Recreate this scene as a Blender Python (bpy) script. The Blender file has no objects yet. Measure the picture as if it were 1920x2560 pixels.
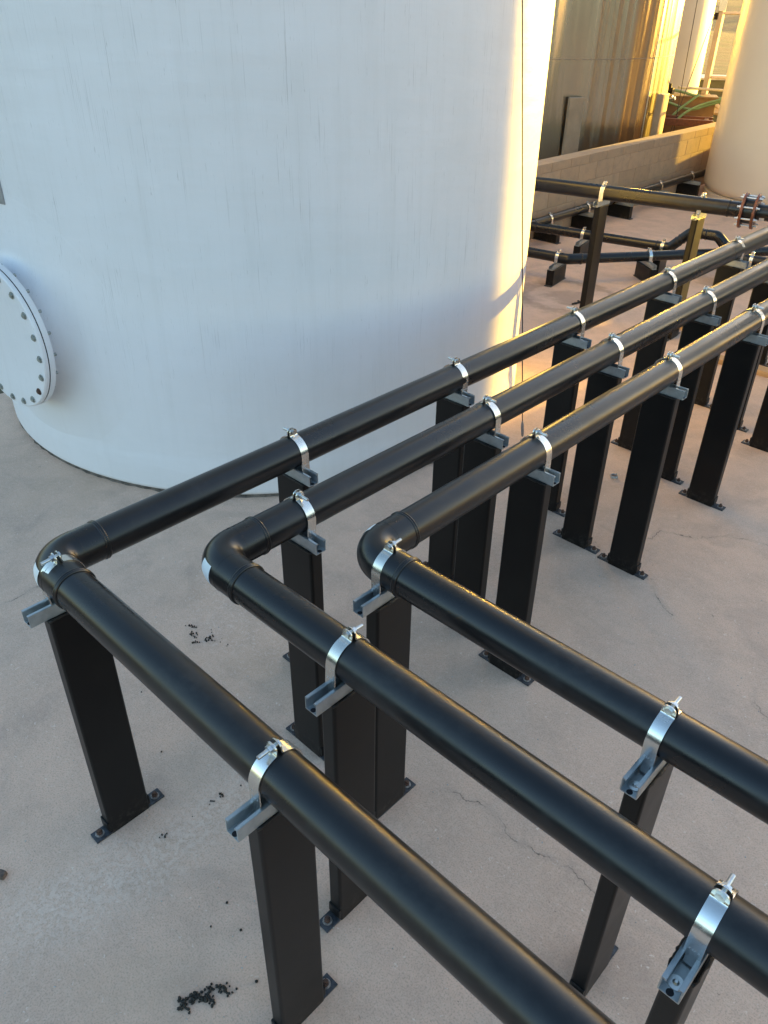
import bpy, bmesh, math, random
from math import sin, cos, pi, radians, sqrt, atan2
from mathutils import Vector, Matrix, Euler

random.seed(7)
scene = bpy.context.scene
COL = scene.collection

# ------------------------------------------------------------------ camera
CAM = Vector((1.30046, -1.30446, 2.44641))
ROT = Euler((0.98219358, -0.0121951, 0.76453908), 'XYZ')
FPX = 1969.65                       # focal length in photo pixels (photo 1920 x 2560)
cam_data = bpy.data.cameras.new("camera")
cam = bpy.data.objects.new("camera", cam_data)
COL.objects.link(cam)
cam.location = CAM
cam.rotation_euler = ROT
cam_data.sensor_fit = 'HORIZONTAL'
cam_data.sensor_width = 36.0
cam_data.lens = 36.0 * FPX / 1920.0
cam_data.clip_start = 0.05
cam_data.clip_end = 3000.0
scene.camera = cam

# ------------------------------------------------------------------ light
SUN_AZ, SUN_EL = radians(85.0), radians(5.0)
SUN = Vector((cos(SUN_EL) * cos(SUN_AZ), cos(SUN_EL) * sin(SUN_AZ), sin(SUN_EL)))
world = bpy.data.worlds.new("World")
scene.world = world
world.use_nodes = True
wn = world.node_tree
bg = wn.nodes["Background"]
sky = wn.nodes.new("ShaderNodeTexSky")
sky.sky_type = 'NISHITA'
sky.sun_disc = False
sky.sun_elevation = SUN_EL
sky.sun_rotation = pi / 2 - SUN_AZ
sky.air_density = 1.0
sky.dust_density = 1.8
sky.ozone_density = 1.6
wn.links.new(sky.outputs[0], bg.inputs[0])
bg.inputs[1].default_value = 0.10
sun_data = bpy.data.lights.new("sun", 'SUN')
sun_data.energy = 3.0
sun_data.angle = radians(0.5)
sun_data.color = (1.0, 0.60, 0.08)
sun = bpy.data.objects.new("sun", sun_data)
COL.objects.link(sun)
sun.location = (0, 20, 10)
sun.rotation_euler = (-SUN).to_track_quat('-Z', 'Y').to_euler()
vs = scene.view_settings
vs.view_transform = 'Standard'
vs.look = 'None'
vs.exposure = 3.1
vs.gamma = 1.0

# ------------------------------------------------------------------ helpers
RM = ROT.to_matrix()
def ray(px, py):
    return (RM @ Vector((px - 960.0, -(py - 1280.0), -FPX))).normalized()
def on_z(px, py, z=0.0):
    d = ray(px, py)
    return CAM + d * ((z - CAM.z) / d.z)
def at_dist(px, py, dist):
    return CAM + ray(px, py) * dist
def on_cyl(px, py, cx, cy, r):
    d = ray(px, py)
    w = Vector((CAM.x - cx, CAM.y - cy))
    a = d.x * d.x + d.y * d.y
    b = w.x * d.x + w.y * d.y
    c = w.length_squared - r * r
    disc = b * b - a * c
    t = (-b - sqrt(max(disc, 0.0))) / a
    return CAM + d * t

def tag(o, label=None, cat=None, group=None, kind=None):
    if label: o["label"] = label
    if cat: o["category"] = cat
    if group: o["group"] = group
    if kind: o["kind"] = kind
    return o
def empty(name, loc=(0, 0, 0), rz=0.0):
    o = bpy.data.objects.new(name, None)
    o.empty_display_size = 0.05
    COL.objects.link(o)
    o.location = loc
    o.rotation_euler = (0, 0, rz)
    return o
def add_obj(name, me, mat=None, parent=None, loc=None, rot=None):
    o = bpy.data.objects.new(name, me)
    COL.objects.link(o)
    if mat is not None and len(me.materials) == 0:
        me.materials.append(mat)
    if parent is not None: o.parent = parent
    if loc is not None: o.location = loc
    if rot is not None: o.rotation_euler = rot
    return o
def pymesh(name, verts, faces, smooth=True):
    me = bpy.data.meshes.new(name)
    me.from_pydata([tuple(v) for v in verts], [], faces)
    me.validate()
    if smooth:
        me.polygons.foreach_set("use_smooth", [True] * len(me.polygons))
    me.update()
    return me
def bm_mesh(name, bm, smooth=False, angle=None):
    me = bpy.data.meshes.new(name)
    bmesh.ops.recalc_face_normals(bm, faces=bm.faces)
    bm.to_mesh(me)
    bm.free()
    if smooth or angle:
        me.polygons.foreach_set("use_smooth", [True] * len(me.polygons))
        if angle:
            me.set_sharp_from_angle(angle=radians(angle))
    me.update()
    return me
def bm_box(bm, c, s, rz=0.0, bevel=0.0, seg=2):
    r = bmesh.ops.create_cube(bm, size=1.0)
    vv = r['verts']
    M = Matrix.Translation(Vector(c)) @ Matrix.Rotation(rz, 4, 'Z') @ Matrix.Diagonal((s[0], s[1], s[2], 1))
    bmesh.ops.transform(bm, matrix=M, verts=vv)
    if bevel > 0:
        ee = list({e for v in vv for e in v.link_edges})
        bmesh.ops.bevel(bm, geom=ee, offset=bevel, segments=seg, affect='EDGES', profile=0.6)
def box_mesh(name, c, s, bevel=0.0, seg=2, rz=0.0):
    bm = bmesh.new()
    bm_box(bm, c, s, rz, bevel, seg)
    return bm_mesh(name, bm)
def bm_cyl(bm, a, b, r, n=16, r2=None, cap=True):
    a = Vector(a); b = Vector(b)
    d = b - a
    q = Vector((0, 0, 1)).rotation_difference(d.normalized()).to_matrix().to_4x4()
    res = bmesh.ops.create_cone(bm, cap_ends=cap, segments=n, radius1=r, radius2=r if r2 is None else r2, depth=d.length)
    bmesh.ops.transform(bm, matrix=Matrix.Translation((a + b) / 2) @ q, verts=res['verts'])
def cyl_mesh(name, parts, angle=40):
    bm = bmesh.new()
    for p in parts:
        bm_cyl(bm, *p)
    return bm_mesh(name, bm, angle=angle)
def sweep(path, radii, n=40, caps=True):
    """tube along a list of points, a radius for every point"""
    path = [Vector(p) for p in path]
    if not isinstance(radii, (list, tuple)): radii = [radii] * len(path)
    tg = []
    for i in range(len(path)):
        a = path[max(i - 1, 0)]; b = path[min(i + 1, len(path) - 1)]
        tg.append((b - a).normalized())
    up = Vector((0, 0, 1))
    if abs(tg[0].z) > 0.9: up = Vector((1, 0, 0))
    nrm = (up - tg[0] * up.dot(tg[0])).normalized()
    verts, faces = [], []
    for i, p in enumerate(path):
        if i > 0:
            q = tg[i - 1].rotation_difference(tg[i])
            nrm = (q @ nrm)
            nrm = (nrm - tg[i] * nrm.dot(tg[i])).normalized()
        bi = tg[i].cross(nrm)
        for k in range(n):
            a = 2 * pi * k / n
            verts.append(p + (nrm * cos(a) + bi * sin(a)) * radii[i])
    for i in range(len(path) - 1):
        for k in range(n):
            k2 = (k + 1) % n
            faces.append((i * n + k, i * n + k2, (i + 1) * n + k2, (i + 1) * n + k))
    if caps:
        faces.append(tuple(range(n - 1, -1, -1)))
        faces.append(tuple((len(path) - 1) * n + k for k in range(n)))
    return verts, faces
def sweep_mesh(name, path, radii, n=40, caps=True):
    v, f = sweep(path, radii, n, caps)
    me = pymesh(name, v, f)
    me.set_sharp_from_angle(angle=radians(50))
    return me
def smooth_path(pts, per=8):
    """Catmull-Rom through points"""
    P = [Vector(p) for p in pts]
    P = [P[0] * 2 - P[1]] + P + [P[-1] * 2 - P[-2]]
    out = []
    for i in range(1, len(P) - 2):
        for k in range(per):
            t = k / per
            a, b, c, d = P[i - 1], P[i], P[i + 1], P[i + 2]
            out.append(0.5 * ((2 * b) + (c - a) * t + (2 * a - 5 * b + 4 * c - d) * t * t + (3 * b - a - 3 * c + d) * t ** 3))
    out.append(P[-2])
    return out
def lathe(name, prof, n=96, angle=35):
    """profile [(r, z)...] round z"""
    verts, faces = [], []
    for r, z in prof:
        for k in range(n):
            a = 2 * pi * k / n
            verts.append((r * cos(a), r * sin(a), z))
    for i in range(len(prof) - 1):
        for k in range(n):
            k2 = (k + 1) % n
            faces.append((i * n + k, i * n + k2, (i + 1) * n + k2, (i + 1) * n + k))
    me = pymesh(name, verts, faces)
    me.set_sharp_from_angle(angle=radians(angle))
    return me

# ------------------------------------------------------------------ materials
class NT:
    def __init__(s, name):
        s.mat = bpy.data.materials.new(name)
        s.mat.use_nodes = True
        s.t = s.mat.node_tree
        s.b = s.t.nodes["Principled BSDF"]
    def n(s, typ, **kw):
        nd = s.t.nodes.new(typ)
        for k, v in kw.items(): setattr(nd, k, v)
        return nd
    def link(s, a, b): s.t.links.new(a, b)
    def setin(s, nd, i, v):
        if isinstance(v, bpy.types.NodeSocket): s.link(v, nd.inputs[i])
        else: nd.inputs[i].default_value = v
    def coord(s, which='Object', scale=None, rnd=False):
        c = s.n("ShaderNodeTexCoord").outputs[which]
        if rnd:
            oi = s.n("ShaderNodeObjectInfo")
            m = s.math('MULTIPLY', oi.outputs['Random'], 37.0)
            cmb = s.n("ShaderNodeCombineXYZ")
            for i in range(3): s.link(m, cmb.inputs[i])
            v = s.n("ShaderNodeVectorMath", operation='ADD')
            s.link(c, v.inputs[0]); s.link(cmb.outputs[0], v.inputs[1])
            c = v.outputs[0]
        if scale:
            mp = s.n("ShaderNodeMapping")
            mp.inputs['Scale'].default_value = scale
            s.link(c, mp.inputs[0])
            c = mp.outputs[0]
        return c
    def noise(s, vec, scale=5, detail=4, rough=0.5, dist=0.0):
        nd = s.n("ShaderNodeTexNoise")
        if vec is not None: s.link(vec, nd.inputs['Vector'])
        nd.inputs['Scale'].default_value = scale
        nd.inputs['Detail'].default_value = detail
        nd.inputs['Roughness'].default_value = rough
        nd.inputs['Distortion'].default_value = dist
        return nd
    def voro(s, vec, scale=5, feature='F1'):
        nd = s.n("ShaderNodeTexVoronoi")
        nd.feature = feature
        s.link(vec, nd.inputs['Vector'])
        nd.inputs['Scale'].default_value = scale
        return nd
    def math(s, op, a, b=0.0, c=None, clamp=False):
        nd = s.n("ShaderNodeMath", operation=op)
        nd.use_clamp = clamp
        s.setin(nd, 0, a); s.setin(nd, 1, b)
        if c is not None: s.setin(nd, 2, c)
        return nd.outputs[0]
    def ramp(s, v, a, b, lo=0.0, hi=1.0):
        nd = s.n("ShaderNodeMapRange")
        nd.interpolation_type = 'SMOOTHSTEP'
        s.setin(nd, 0, v)
        nd.inputs[1].default_value = a; nd.inputs[2].default_value = b
        nd.inputs[3].default_value = lo; nd.inputs[4].default_value = hi
        return nd.outputs[0]
    def mix(s, f, a, b):
        nd = s.n("ShaderNodeMix", data_type='RGBA')
        s.setin(nd, 0, f)
        for i, v in ((6, a), (7, b)):
            if isinstance(v, bpy.types.NodeSocket): s.link(v, nd.inputs[i])
            else: nd.inputs[i].default_value = (*v, 1.0)
        return nd.outputs[2]
    def col(s, v):
        if isinstance(v, bpy.types.NodeSocket): s.link(v, s.b.inputs['Base Color'])
        else: s.b.inputs['Base Color'].default_value = (*v, 1.0)
    def rough(s, v): s.setin(s.b, 'Roughness', v)
    def metal(s, v): s.setin(s.b, 'Metallic', v)
    def bump(s, h, strength=0.2, dist=0.01, prev=None):
        nd = s.n("ShaderNodeBump")
        nd.inputs['Strength'].default_value = strength
        nd.inputs['Distance'].default_value = dist
        s.link(h, nd.inputs['Height'])
        if prev is not None: s.link(prev, nd.inputs['Normal'])
        s.link(nd.outputs[0], s.b.inputs['Normal'])
        return nd.outputs[0]

M = {}
def simple(name, col, rough=0.5, metal=0.0, var=0.15, vscale=12.0, bump=0.0, bscale=120.0, bdist=0.001):
    m = NT(name)
    c = m.coord('Object', rnd=True)
    nz = m.noise(c, vscale, 5, 0.6)
    f = m.ramp(nz.outputs[0], 0.3, 0.7)
    m.col(m.mix(f, tuple(x * (1 - var) for x in col), tuple(min(x * (1 + var), 1) for x in col)))
    m.rough(m.math('MULTIPLY_ADD', nz.outputs[0], 0.12, rough - 0.06))
    m.metal(metal)
    if bump > 0:
        b = m.noise(c, bscale, 3, 0.5)
        m.bump(b.outputs[0], bump, bdist)
    M[name] = m.mat
    return m.mat

def mat_pipe():
    m = NT("black_plastic_pipe")
    c = m.coord('Object')
    smear = m.noise(c, 2.2, 6, 0.62, 0.6)
    fine = m.noise(c, 28.0, 6, 0.7)
    dustf = m.math('MULTIPLY', m.ramp(smear.outputs[0], 0.45, 0.75), m.ramp(fine.outputs[0], 0.35, 0.7))
    m.col(m.mix(dustf, (0.0045, 0.0045, 0.0055), (0.018, 0.018, 0.019)))
    r = m.math('MULTIPLY_ADD', m.ramp(smear.outputs[0], 0.3, 0.75), 0.12, 0.25)
    r = m.math('ADD', r, m.math('MULTIPLY', dustf, 0.10))
    m.rough(r)
    # scattered pale specks and short scuffs
    sp = m.voro(c, 55.0)
    spk = m.math('MULTIPLY', m.ramp(sp.outputs['Distance'], 0.0, 0.075, 1.0, 0.0), m.ramp(m.noise(c, 5.0, 2).outputs[0], 0.66, 0.70))
    base = m.b.inputs['Base Color'].links[0].from_socket
    m.col(m.mix(spk, base, (0.22, 0.21, 0.20)))
    wob = m.noise(c, 3.0, 2, 0.5)
    pb = m.bump(wob.outputs[0], 0.05, 0.006)
    m.bump(m.noise(c, 150.0, 2, 0.5).outputs[0], 0.03, 0.0006, pb)
    m.b.inputs["Specular IOR Level"].default_value = 0.52
    M["pipe"] = m.mat
def mat_post():
    m = NT("black_painted_steel")
    c = m.coord('Object', rnd=True)
    nz = m.noise(c, 6.0, 5, 0.6)
    gr = m.noise(c, 240.0, 2, 0.5)
    f = m.ramp(nz.outputs[0], 0.35, 0.75)
    col = m.mix(f, (0.0032, 0.0033, 0.004), (0.0055, 0.0054, 0.0056))
    # dusty splash near the floor
    sx = m.n("ShaderNodeSeparateXYZ"); m.link(m.coord('Object'), sx.inputs[0])
    low = m.math('MULTIPLY', m.ramp(sx.outputs[2], 0.0, 0.12, 1.0, 0.0), m.ramp(m.noise(c, 40.0, 5, 0.7).outputs[0], 0.45, 0.75))
    col = m.mix(m.math('MULTIPLY', low, 0.5), col, (0.09, 0.08, 0.07))
    sp = m.voro(c, 40.0)
    spk = m.math('MULTIPLY', m.ramp(sp.outputs['Distance'], 0.0, 0.05, 1.0, 0.0), m.ramp(m.noise(c, 7.0, 2).outputs[0], 0.68, 0.72))
    m.col(m.mix(spk, col, (0.30, 0.29, 0.27)))
    m.rough(m.math('MULTIPLY_ADD', nz.outputs[0], 0.16, 0.30))
    m.bump(gr.outputs[0], 0.12, 0.0006)
    m.b.inputs["Specular IOR Level"].default_value = 0.27
    M["post"] = m.mat
def mat_tank():
    m = NT("white_gelcoat")
    c = m.coord('Object')
    sx = m.n("ShaderNodeSeparateXYZ"); m.link(c, sx.inputs[0])
    def streak(sc_xy, sc_z, scale, lo, hi, off=0.0):
        mp = m.n("ShaderNodeMapping")
        mp.inputs['Scale'].default_value = (sc_xy, sc_xy, sc_z)
        mp.inputs['Location'].default_value = (off, off * 1.7, off * 0.3)
        m.link(c, mp.inputs[0])
        return m.ramp(m.noise(mp.outputs[0], scale, 4, 0.65).outputs[0], lo, hi)
    # thin dark vertical weather marks, in broken dashes, gathered in bands
    dash = m.math('MULTIPLY', streak(1.0, 0.014, 200.0, 0.575, 0.665), streak(0.8, 0.12, 16.0, 0.42, 0.64, 3.1))
    band = streak(1.0, 0.10, 3.2, 0.36, 0.62, 9.0)
    up = m.ramp(sx.outputs[2], 0.25, 1.1)
    dash = m.math('MULTIPLY', m.math('MULTIPLY', dash, band), up)
    dash2 = m.math('MULTIPLY', m.math('MULTIPLY', streak(1.0, 0.06, 190.0, 0.62, 0.69, 5.0), streak(1.0, 0.5, 22.0, 0.48, 0.62, 2.0)), up)
    dirt = m.noise(c, 1.6, 5, 0.6)
    col = m.mix(m.ramp(dirt.outputs[0], 0.3, 0.75), (0.765, 0.755, 0.79), (0.72, 0.71, 0.735))
    col = m.mix(m.math('MULTIPLY', streak(1.0, 0.05, 14.0, 0.45, 0.8, 1.0), 0.10), col, (0.45, 0.43, 0.40))
    col = m.mix(m.math('MULTIPLY', dash, 0.42), col, (0.18, 0.17, 0.17))
    col = m.mix(m.math('MULTIPLY', dash2, 0.38), col, (0.22, 0.21, 0.2))
    m.col(col)
    m.rough(m.math('MULTIPLY_ADD', dirt.outputs[0], 0.15, 0.36))
    # hand-laid laminate: long soft horizontal ripples and orange peel
    mp = m.n("ShaderNodeMapping"); mp.inputs['Scale'].default_value = (1.0, 1.0, 5.0); m.link(c, mp.inputs[0])
    h1 = m.noise(mp.outputs[0], 1.7, 3, 0.5)
    p1 = m.bump(h1.outputs[0], 0.16, 0.03)
    mp2 = m.n("ShaderNodeMapping"); mp2.inputs['Scale'].default_value = (1.0, 1.0, 3.0); m.link(c, mp2.inputs[0])
    h2 = m.noise(mp2.outputs[0], 14.0, 4, 0.55)
    p2 = m.bump(h2.outputs[0], 0.10, 0.006, p1)
    m.bump(m.noise(c, 130.0, 2, 0.5).outputs[0], 0.05, 0.001, p2)
    M["tank"] = m.mat
def mat_steel():
    m = NT("stainless_sheet")
    c = m.coord('Object')
    sx = m.n("ShaderNodeSeparateXYZ"); m.link(c, sx.inputs[0])
    ang = m.math('ARCTAN2', sx.outputs[1], sx.outputs[0])
    cmb = m.n("ShaderNodeCombineXYZ")
    m.link(m.math('MULTIPLY', ang, 6.0), cmb.inputs[0]); m.link(m.math('MULTIPLY', sx.outputs[2], 0.10), cmb.inputs[1])
    w = m.noise(cmb.outputs[0], 1.3, 2, 0.45)
    cm2 = m.n("ShaderNodeCombineXYZ")
    m.link(m.math('MULTIPLY', ang, 14.0), cm2.inputs[0]); m.link(m.math('MULTIPLY', sx.outputs[2], 0.4), cm2.inputs[1])
    gr = m.noise(cm2.outputs[0], 3.0, 4, 0.6)
    m.col(m.mix(gr.outputs[0], (0.36, 0.315, 0.265), (0.44, 0.39, 0.335)))
    m.metal(1.0)
    m.rough(m.math('MULTIPLY_ADD', w.outputs[0], 0.12, 0.20))
    p = m.bump(w.outputs[0], 1.0, 0.10)
    M["steel_tank"] = m.mat
def seg_dist(m, P, a, b):
    """shader distance from point socket P (z ignored) to the floor segment a-b"""
    ba = (b[0] - a[0], b[1] - a[1], 0.0)
    L2 = ba[0] ** 2 + ba[1] ** 2
    s1 = m.n("ShaderNodeVectorMath", operation='SUBTRACT'); m.link(P, s1.inputs[0]); s1.inputs[1].default_value = (a[0], a[1], 0)
    dt = m.n("ShaderNodeVectorMath", operation='DOT_PRODUCT'); m.link(s1.outputs[0], dt.inputs[0]); dt.inputs[1].default_value = ba
    h = m.math('MULTIPLY', dt.outputs['Value'], 1.0 / L2, clamp=True)
    sc = m.n("ShaderNodeVectorMath", operation='SCALE'); sc.inputs[0].default_value = ba; m.link(h, sc.inputs['Scale'])
    s2 = m.n("ShaderNodeVectorMath", operation='SUBTRACT'); m.link(s1.outputs[0], s2.inputs[0]); m.link(sc.outputs[0], s2.inputs[1])
    ln = m.n("ShaderNodeVectorMath", operation='LENGTH'); m.link(s2.outputs[0], ln.inputs[0])
    return ln.outputs['Value']
def poly_dist(m, P, pts):
    d = None
    for a, b in zip(pts[:-1], pts[1:]):
        x = seg_dist(m, P, a, b)
        d = x if d is None else m.math('MINIMUM', d, x)
    return d
def mat_concrete():
    m = NT("weathered_concrete")
    geo = m.n("ShaderNodeNewGeometry").outputs['Position']
    fl = m.n("ShaderNodeVectorMath", operation='MULTIPLY'); m.link(geo, fl.inputs[0]); fl.inputs[1].default_value = (1, 1, 0)
    P0 = fl.outputs[0]
    # jitter for natural crack lines
    jn = m.noise(P0, 9.0, 6, 0.65)
    js = m.n("ShaderNodeVectorMath", operation='SUBTRACT'); m.link(jn.outputs[1], js.inputs[0]); js.inputs[1].default_value = (0.5, 0.5, 0.5)
    jm = m.n("ShaderNodeVectorMath", operation='MULTIPLY'); m.link(js.outputs[0], jm.inputs[0]); jm.inputs[1].default_value = (0.11, 0.11, 0.0)
    ja = m.n("ShaderNodeVectorMath", operation='ADD'); m.link(P0, ja.inputs[0]); m.link(jm.outputs[0], ja.inputs[1])
    P = ja.outputs[0]
    big = m.noise(P0, 0.55, 5, 0.6)
    mid = m.noise(P0, 4.5, 7, 0.65)
    fin = m.noise(P0, 45.0, 6, 0.75)
    grit = m.noise(P0, 170.0, 4, 0.7)
    col = m.mix(m.ramp(big.outputs[0], 0.3, 0.7), (0.62, 0.425, 0.32), (0.75, 0.52, 0.395))
    col = m.mix(m.math('MULTIPLY', m.ramp(mid.outputs[0], 0.35, 0.72), 0.50), col, (0.41, 0.295, 0.23))
    col = m.mix(m.math('MULTIPLY', m.ramp(fin.outputs[0], 0.42, 0.66), 0.45), col, (0.72, 0.54, 0.42))
    col = m.mix(m.math('MULTIPLY', m.ramp(grit.outputs[0], 0.46, 0.66), 0.5), col, (0.30, 0.22, 0.175))
    wet = m.noise(P0, 1.7, 6, 0.62, 1.2)
    col = m.mix(m.math('MULTIPLY', m.ramp(wet.outputs[0], 0.52, 0.66), 0.28), col, (0.33, 0.245, 0.20))
    # exposed aggregate: pale and dark flecks
    v1 = m.voro(P, 48.0)
    fleck = m.math('MULTIPLY', m.ramp(v1.outputs['Distance'], 0.08, 0.17, 1.0, 0.0), m.ramp(m.noise(P0, 17.0, 3).outputs[0], 0.50, 0.56))
    col = m.mix(m.math('MULTIPLY', fleck, 0.8), col, (0.78, 0.66, 0.56))
    v2 = m.voro(P, 23.0)
    pit = m.math('MULTIPLY', m.ramp(v2.outputs['Distance'], 0.04, 0.10, 1.0, 0.0), m.ramp(m.noise(P0, 7.0, 3).outputs[0], 0.58, 0.63))
    col = m.mix(m.math('MULTIPLY', pit, 0.5), col, (0.10, 0.09, 0.085))
    def pts(lst): return [tuple(on_z(x, y))[:2] for x, y in lst]
    c8 = lambda x, y: (1000 + x / 1.803, 1660 + y / 1.803)
    c4 = lambda x, y: (1320 + x / 2.765, 740 + y / 2.765)
    dd = lambda x, y: (x * 1.1573, y * 1.1573)
    crack = None
    for ln in ([c8(225, 560), c8(300, 620), c8(400, 660), c8(465, 715), c8(530, 790), c8(680, 870), c8(790, 920), c8(865, 1030)],
               [c8(1060, 1160), c8(1180, 1200), c8(1300, 1290)],
               [c4(500, 1590), c4(610, 1640), c4(850, 1665), c4(930, 1620), c4(1150, 1675), c4(1400, 1655), c4(1659, 1720), c4(1900, 1760)],
               [c4(850, 1950), c4(900, 2080), c4(990, 2200)],
               [dd(0, 1310), dd(70, 1275), dd(150, 1240)],
               [c8(1590, 120), c8(1640, 230), c8(1700, 330)]):
        d = poly_dist(m, P, pts(ln))
        crack = d if crack is None else m.math('MINIMUM', crack, d)
    brk = m.ramp(m.noise(P0, 7.0, 4).outputs[0], 0.42, 0.60)
    crk = m.math('MULTIPLY', m.ramp(crack, 0.0004, 0.0026, 1.0, 0.0), brk)
    halo = m.math('MULTIPLY', m.ramp(crack, 0.0, 0.03, 1.0, 0.0), 0.18)
    col = m.mix(halo, col, (0.27, 0.22, 0.18))
    # pale salt bloom along the seam at lower left
    seam = pts([dd(90, 1975), dd(260, 1890), dd(420, 1790), dd(520, 1700), dd(610, 1640)])
    sd = poly_dist(m, P0, seam)
    bl = m.noise(P, 52.0, 7, 0.8)
    bl2 = m.noise(P0, 6.0, 3, 0.5)
    bloom = m.math('MULTIPLY', m.ramp(m.math('ADD', sd, m.math('MULTIPLY', bl2.outputs[0], 0.12)), 0.05, 0.30, 1.0, 0.0), m.ramp(bl.outputs[0], 0.46, 0.56))
    b3 = m.math('MULTIPLY', m.ramp(seg_dist(m, P0, pts([dd(480, 1290)])[0], pts([dd(560, 1420)])[0]), 0.02, 0.30, 1.0, 0.0), m.ramp(bl.outputs[0], 0.52, 0.60))
    bloom = m.math('MAXIMUM', bloom, b3)
    col = m.mix(m.math('MULTIPLY', bloom, 0.5), col, (0.80, 0.66, 0.56))
    # dried puddle rings behind the pipes and rusty drips
    s0 = pts([(1425, 742)])[0]
    vs_ = m.n("ShaderNodeVectorMath", operation='DISTANCE'); m.link(P, vs_.inputs[0]); vs_.inputs[1].default_value = (s0[0], s0[1], 0)
    w_ = m.math('ADD', vs_.outputs['Value'], m.math('MULTIPLY', bl2.outputs[0], 0.30))
    ring = m.math('MULTIPLY', m.ramp(w_, 0.50, 0.58), m.ramp(w_, 0.60, 0.72, 1.0, 0.0))
    blot = m.ramp(w_, 0.30, 0.42, 1.0, 0.0)
    stain = m.math('MAXIMUM', ring, blot)
    s1 = pts([(1770, 700)])[0]
    vs2 = m.n("ShaderNodeVectorMath", operation='DISTANCE'); m.link(P, vs2.inputs[0]); vs2.inputs[1].default_value = (s1[0], s1[1], 0)
    stain = m.math('MAXIMUM', stain, m.ramp(m.math('ADD', vs2.outputs['Value'], m.math('MULTIPLY', bl2.outputs[0], 0.35)), 0.28, 0.36, 1.0, 0.0))
    col = m.mix(m.math('MULTIPLY', stain, 0.42), col, (0.19, 0.13, 0.09))
    # wind-blown reddish silt in patches
    silt = m.noise(P0, 0.9, 5, 0.6, 0.8)
    col = m.mix(m.math('MULTIPLY', m.ramp(silt.outputs[0], 0.5, 0.75), 0.35), col, (0.50, 0.34, 0.225))
    col = m.mix(m.math('MULTIPLY', crk, 0.8), col, (0.05, 0.042, 0.036))
    m.col(col)
    m.rough(m.math('MULTIPLY_ADD', mid.outputs[0], 0.15, 0.74))
    h = m.math('ADD', m.math('MULTIPLY', mid.outputs[0], 0.8), m.math('MULTIPLY', fin.outputs[0], 0.35))
    h = m.math('ADD', h, m.math('MULTIPLY', grit.outputs[0], 0.10))
    h = m.math('SUBTRACT', h, m.math('MULTIPLY', crk, 0.5))
    h = m.math('SUBTRACT', h, m.math('MULTIPLY', pit, 0.5))
    m.bump(h, 0.5, 0.008)
    M["concrete"] = m.mat
def mat_dirt():
    m = NT("dry_dirt")
    geo = m.n("ShaderNodeNewGeometry").outputs['Position']
    a = m.noise(geo, 0.12, 6, 0.6)
    b = m.noise(geo, 0.9, 6, 0.7)
    c = m.noise(geo, 9.0, 5, 0.7)
    col = m.mix(m.ramp(a.outputs[0], 0.38, 0.62), (0.115, 0.075, 0.05), (0.08, 0.075, 0.042))
    col = m.mix(m.math('MULTIPLY', m.ramp(b.outputs[0], 0.4, 0.7), 0.6), col, (0.15, 0.11, 0.075))
    col = m.mix(m.math('MULTIPLY', m.ramp(c.outputs[0], 0.45, 0.7), 0.5), col, (0.055, 0.048, 0.03))
    m.col(col); m.rough(0.95)
    m.bump(b.outputs[0], 0.8, 0.15)
    M["dirt"] = m.mat
def mat_block():
    m = NT("concrete_block")
    c = m.coord('Object', rnd=True)
    oi = m.n("ShaderNodeObjectInfo")
    tone = m.mix(oi.outputs['Random'], (0.40, 0.275, 0.175), (0.45, 0.315, 0.205))
    nz = m.noise(c, 9.0, 6, 0.65)
    sp = m.noise(c, 160.0, 4, 0.7)
    col = m.mix(m.math('MULTIPLY', m.ramp(nz.outputs[0], 0.42, 0.75), 0.4), tone, (0.20, 0.165, 0.14))
    col = m.mix(m.math('MULTIPLY', m.ramp(sp.outputs[0], 0.5, 0.72), 0.4), col, (0.15, 0.12, 0.10))
    m.col(col); m.rough(0.9)
    m.bump(m.math('ADD', nz.outputs[0], m.math('MULTIPLY', sp.outputs[0], 0.5)), 0.22, 0.004)
    M["block"] = m.mat
def mat_wood():
    m = NT("raw_lumber")
    c = m.coord('Object', scale=(1.0, 9.0, 9.0))
    w = m.n("ShaderNodeTexWave"); m.link(c, w.inputs[0])
    w.bands_direction = 'Y'; w.inputs['Scale'].default_value = 3.0; w.inputs['Distortion'].default_value = 6.0; w.inputs['Detail'].default_value = 3.0
    m.col(m.mix(w.outputs[1], (0.50, 0.33, 0.18), (0.36, 0.22, 0.11)))
    m.rough(0.75)
    M["wood"] = m.mat
def mat_strap():
    m = NT("zinc_plated_strap")
    c = m.coord('Object', rnd=True)
    nz = m.noise(c, 30.0, 5, 0.6)
    sm = m.noise(c, 7.0, 4, 0.6)
    m.col(m.mix(m.ramp(sm.outputs[0], 0.35, 0.7), (0.74, 0.74, 0.72), (0.62, 0.60, 0.54)))
    m.metal(1.0)
    m.rough(m.math('MULTIPLY_ADD', nz.outputs[0], 0.18, 0.16))
    m.bump(sm.outputs[0], 0.08, 0.004)
    M["strap"] = m.mat

mat_pipe(); mat_post(); mat_tank(); mat_steel(); mat_concrete(); mat_dirt(); mat_block(); mat_wood(); mat_strap()
simple("strut", (0.42, 0.46, 0.48), 0.40, 0.65, 0.10, 40.0, 0.08, 300.0, 0.0004)
simple("plate", (0.045, 0.05, 0.06), 0.45, 0.2, 0.5, 60.0, 0.2, 200.0, 0.0006)
simple("rust", (0.10, 0.055, 0.04), 0.75, 0.2, 0.5, 120.0, 0.4, 300.0, 0.0006)
simple("dull_zinc", (0.30, 0.27, 0.25), 0.6, 0.3, 0.45, 130.0)
simple("zinc", (0.62, 0.63, 0.63), 0.30, 1.0, 0.12, 90.0)
simple("grey_bolt", (0.33, 0.35, 0.33), 0.5, 0.6, 0.3, 90.0)
simple("weld", (0.006, 0.006, 0.006), 0.55, 0.0, 0.3, 60.0, 0.8, 160.0, 0.003)
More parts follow.
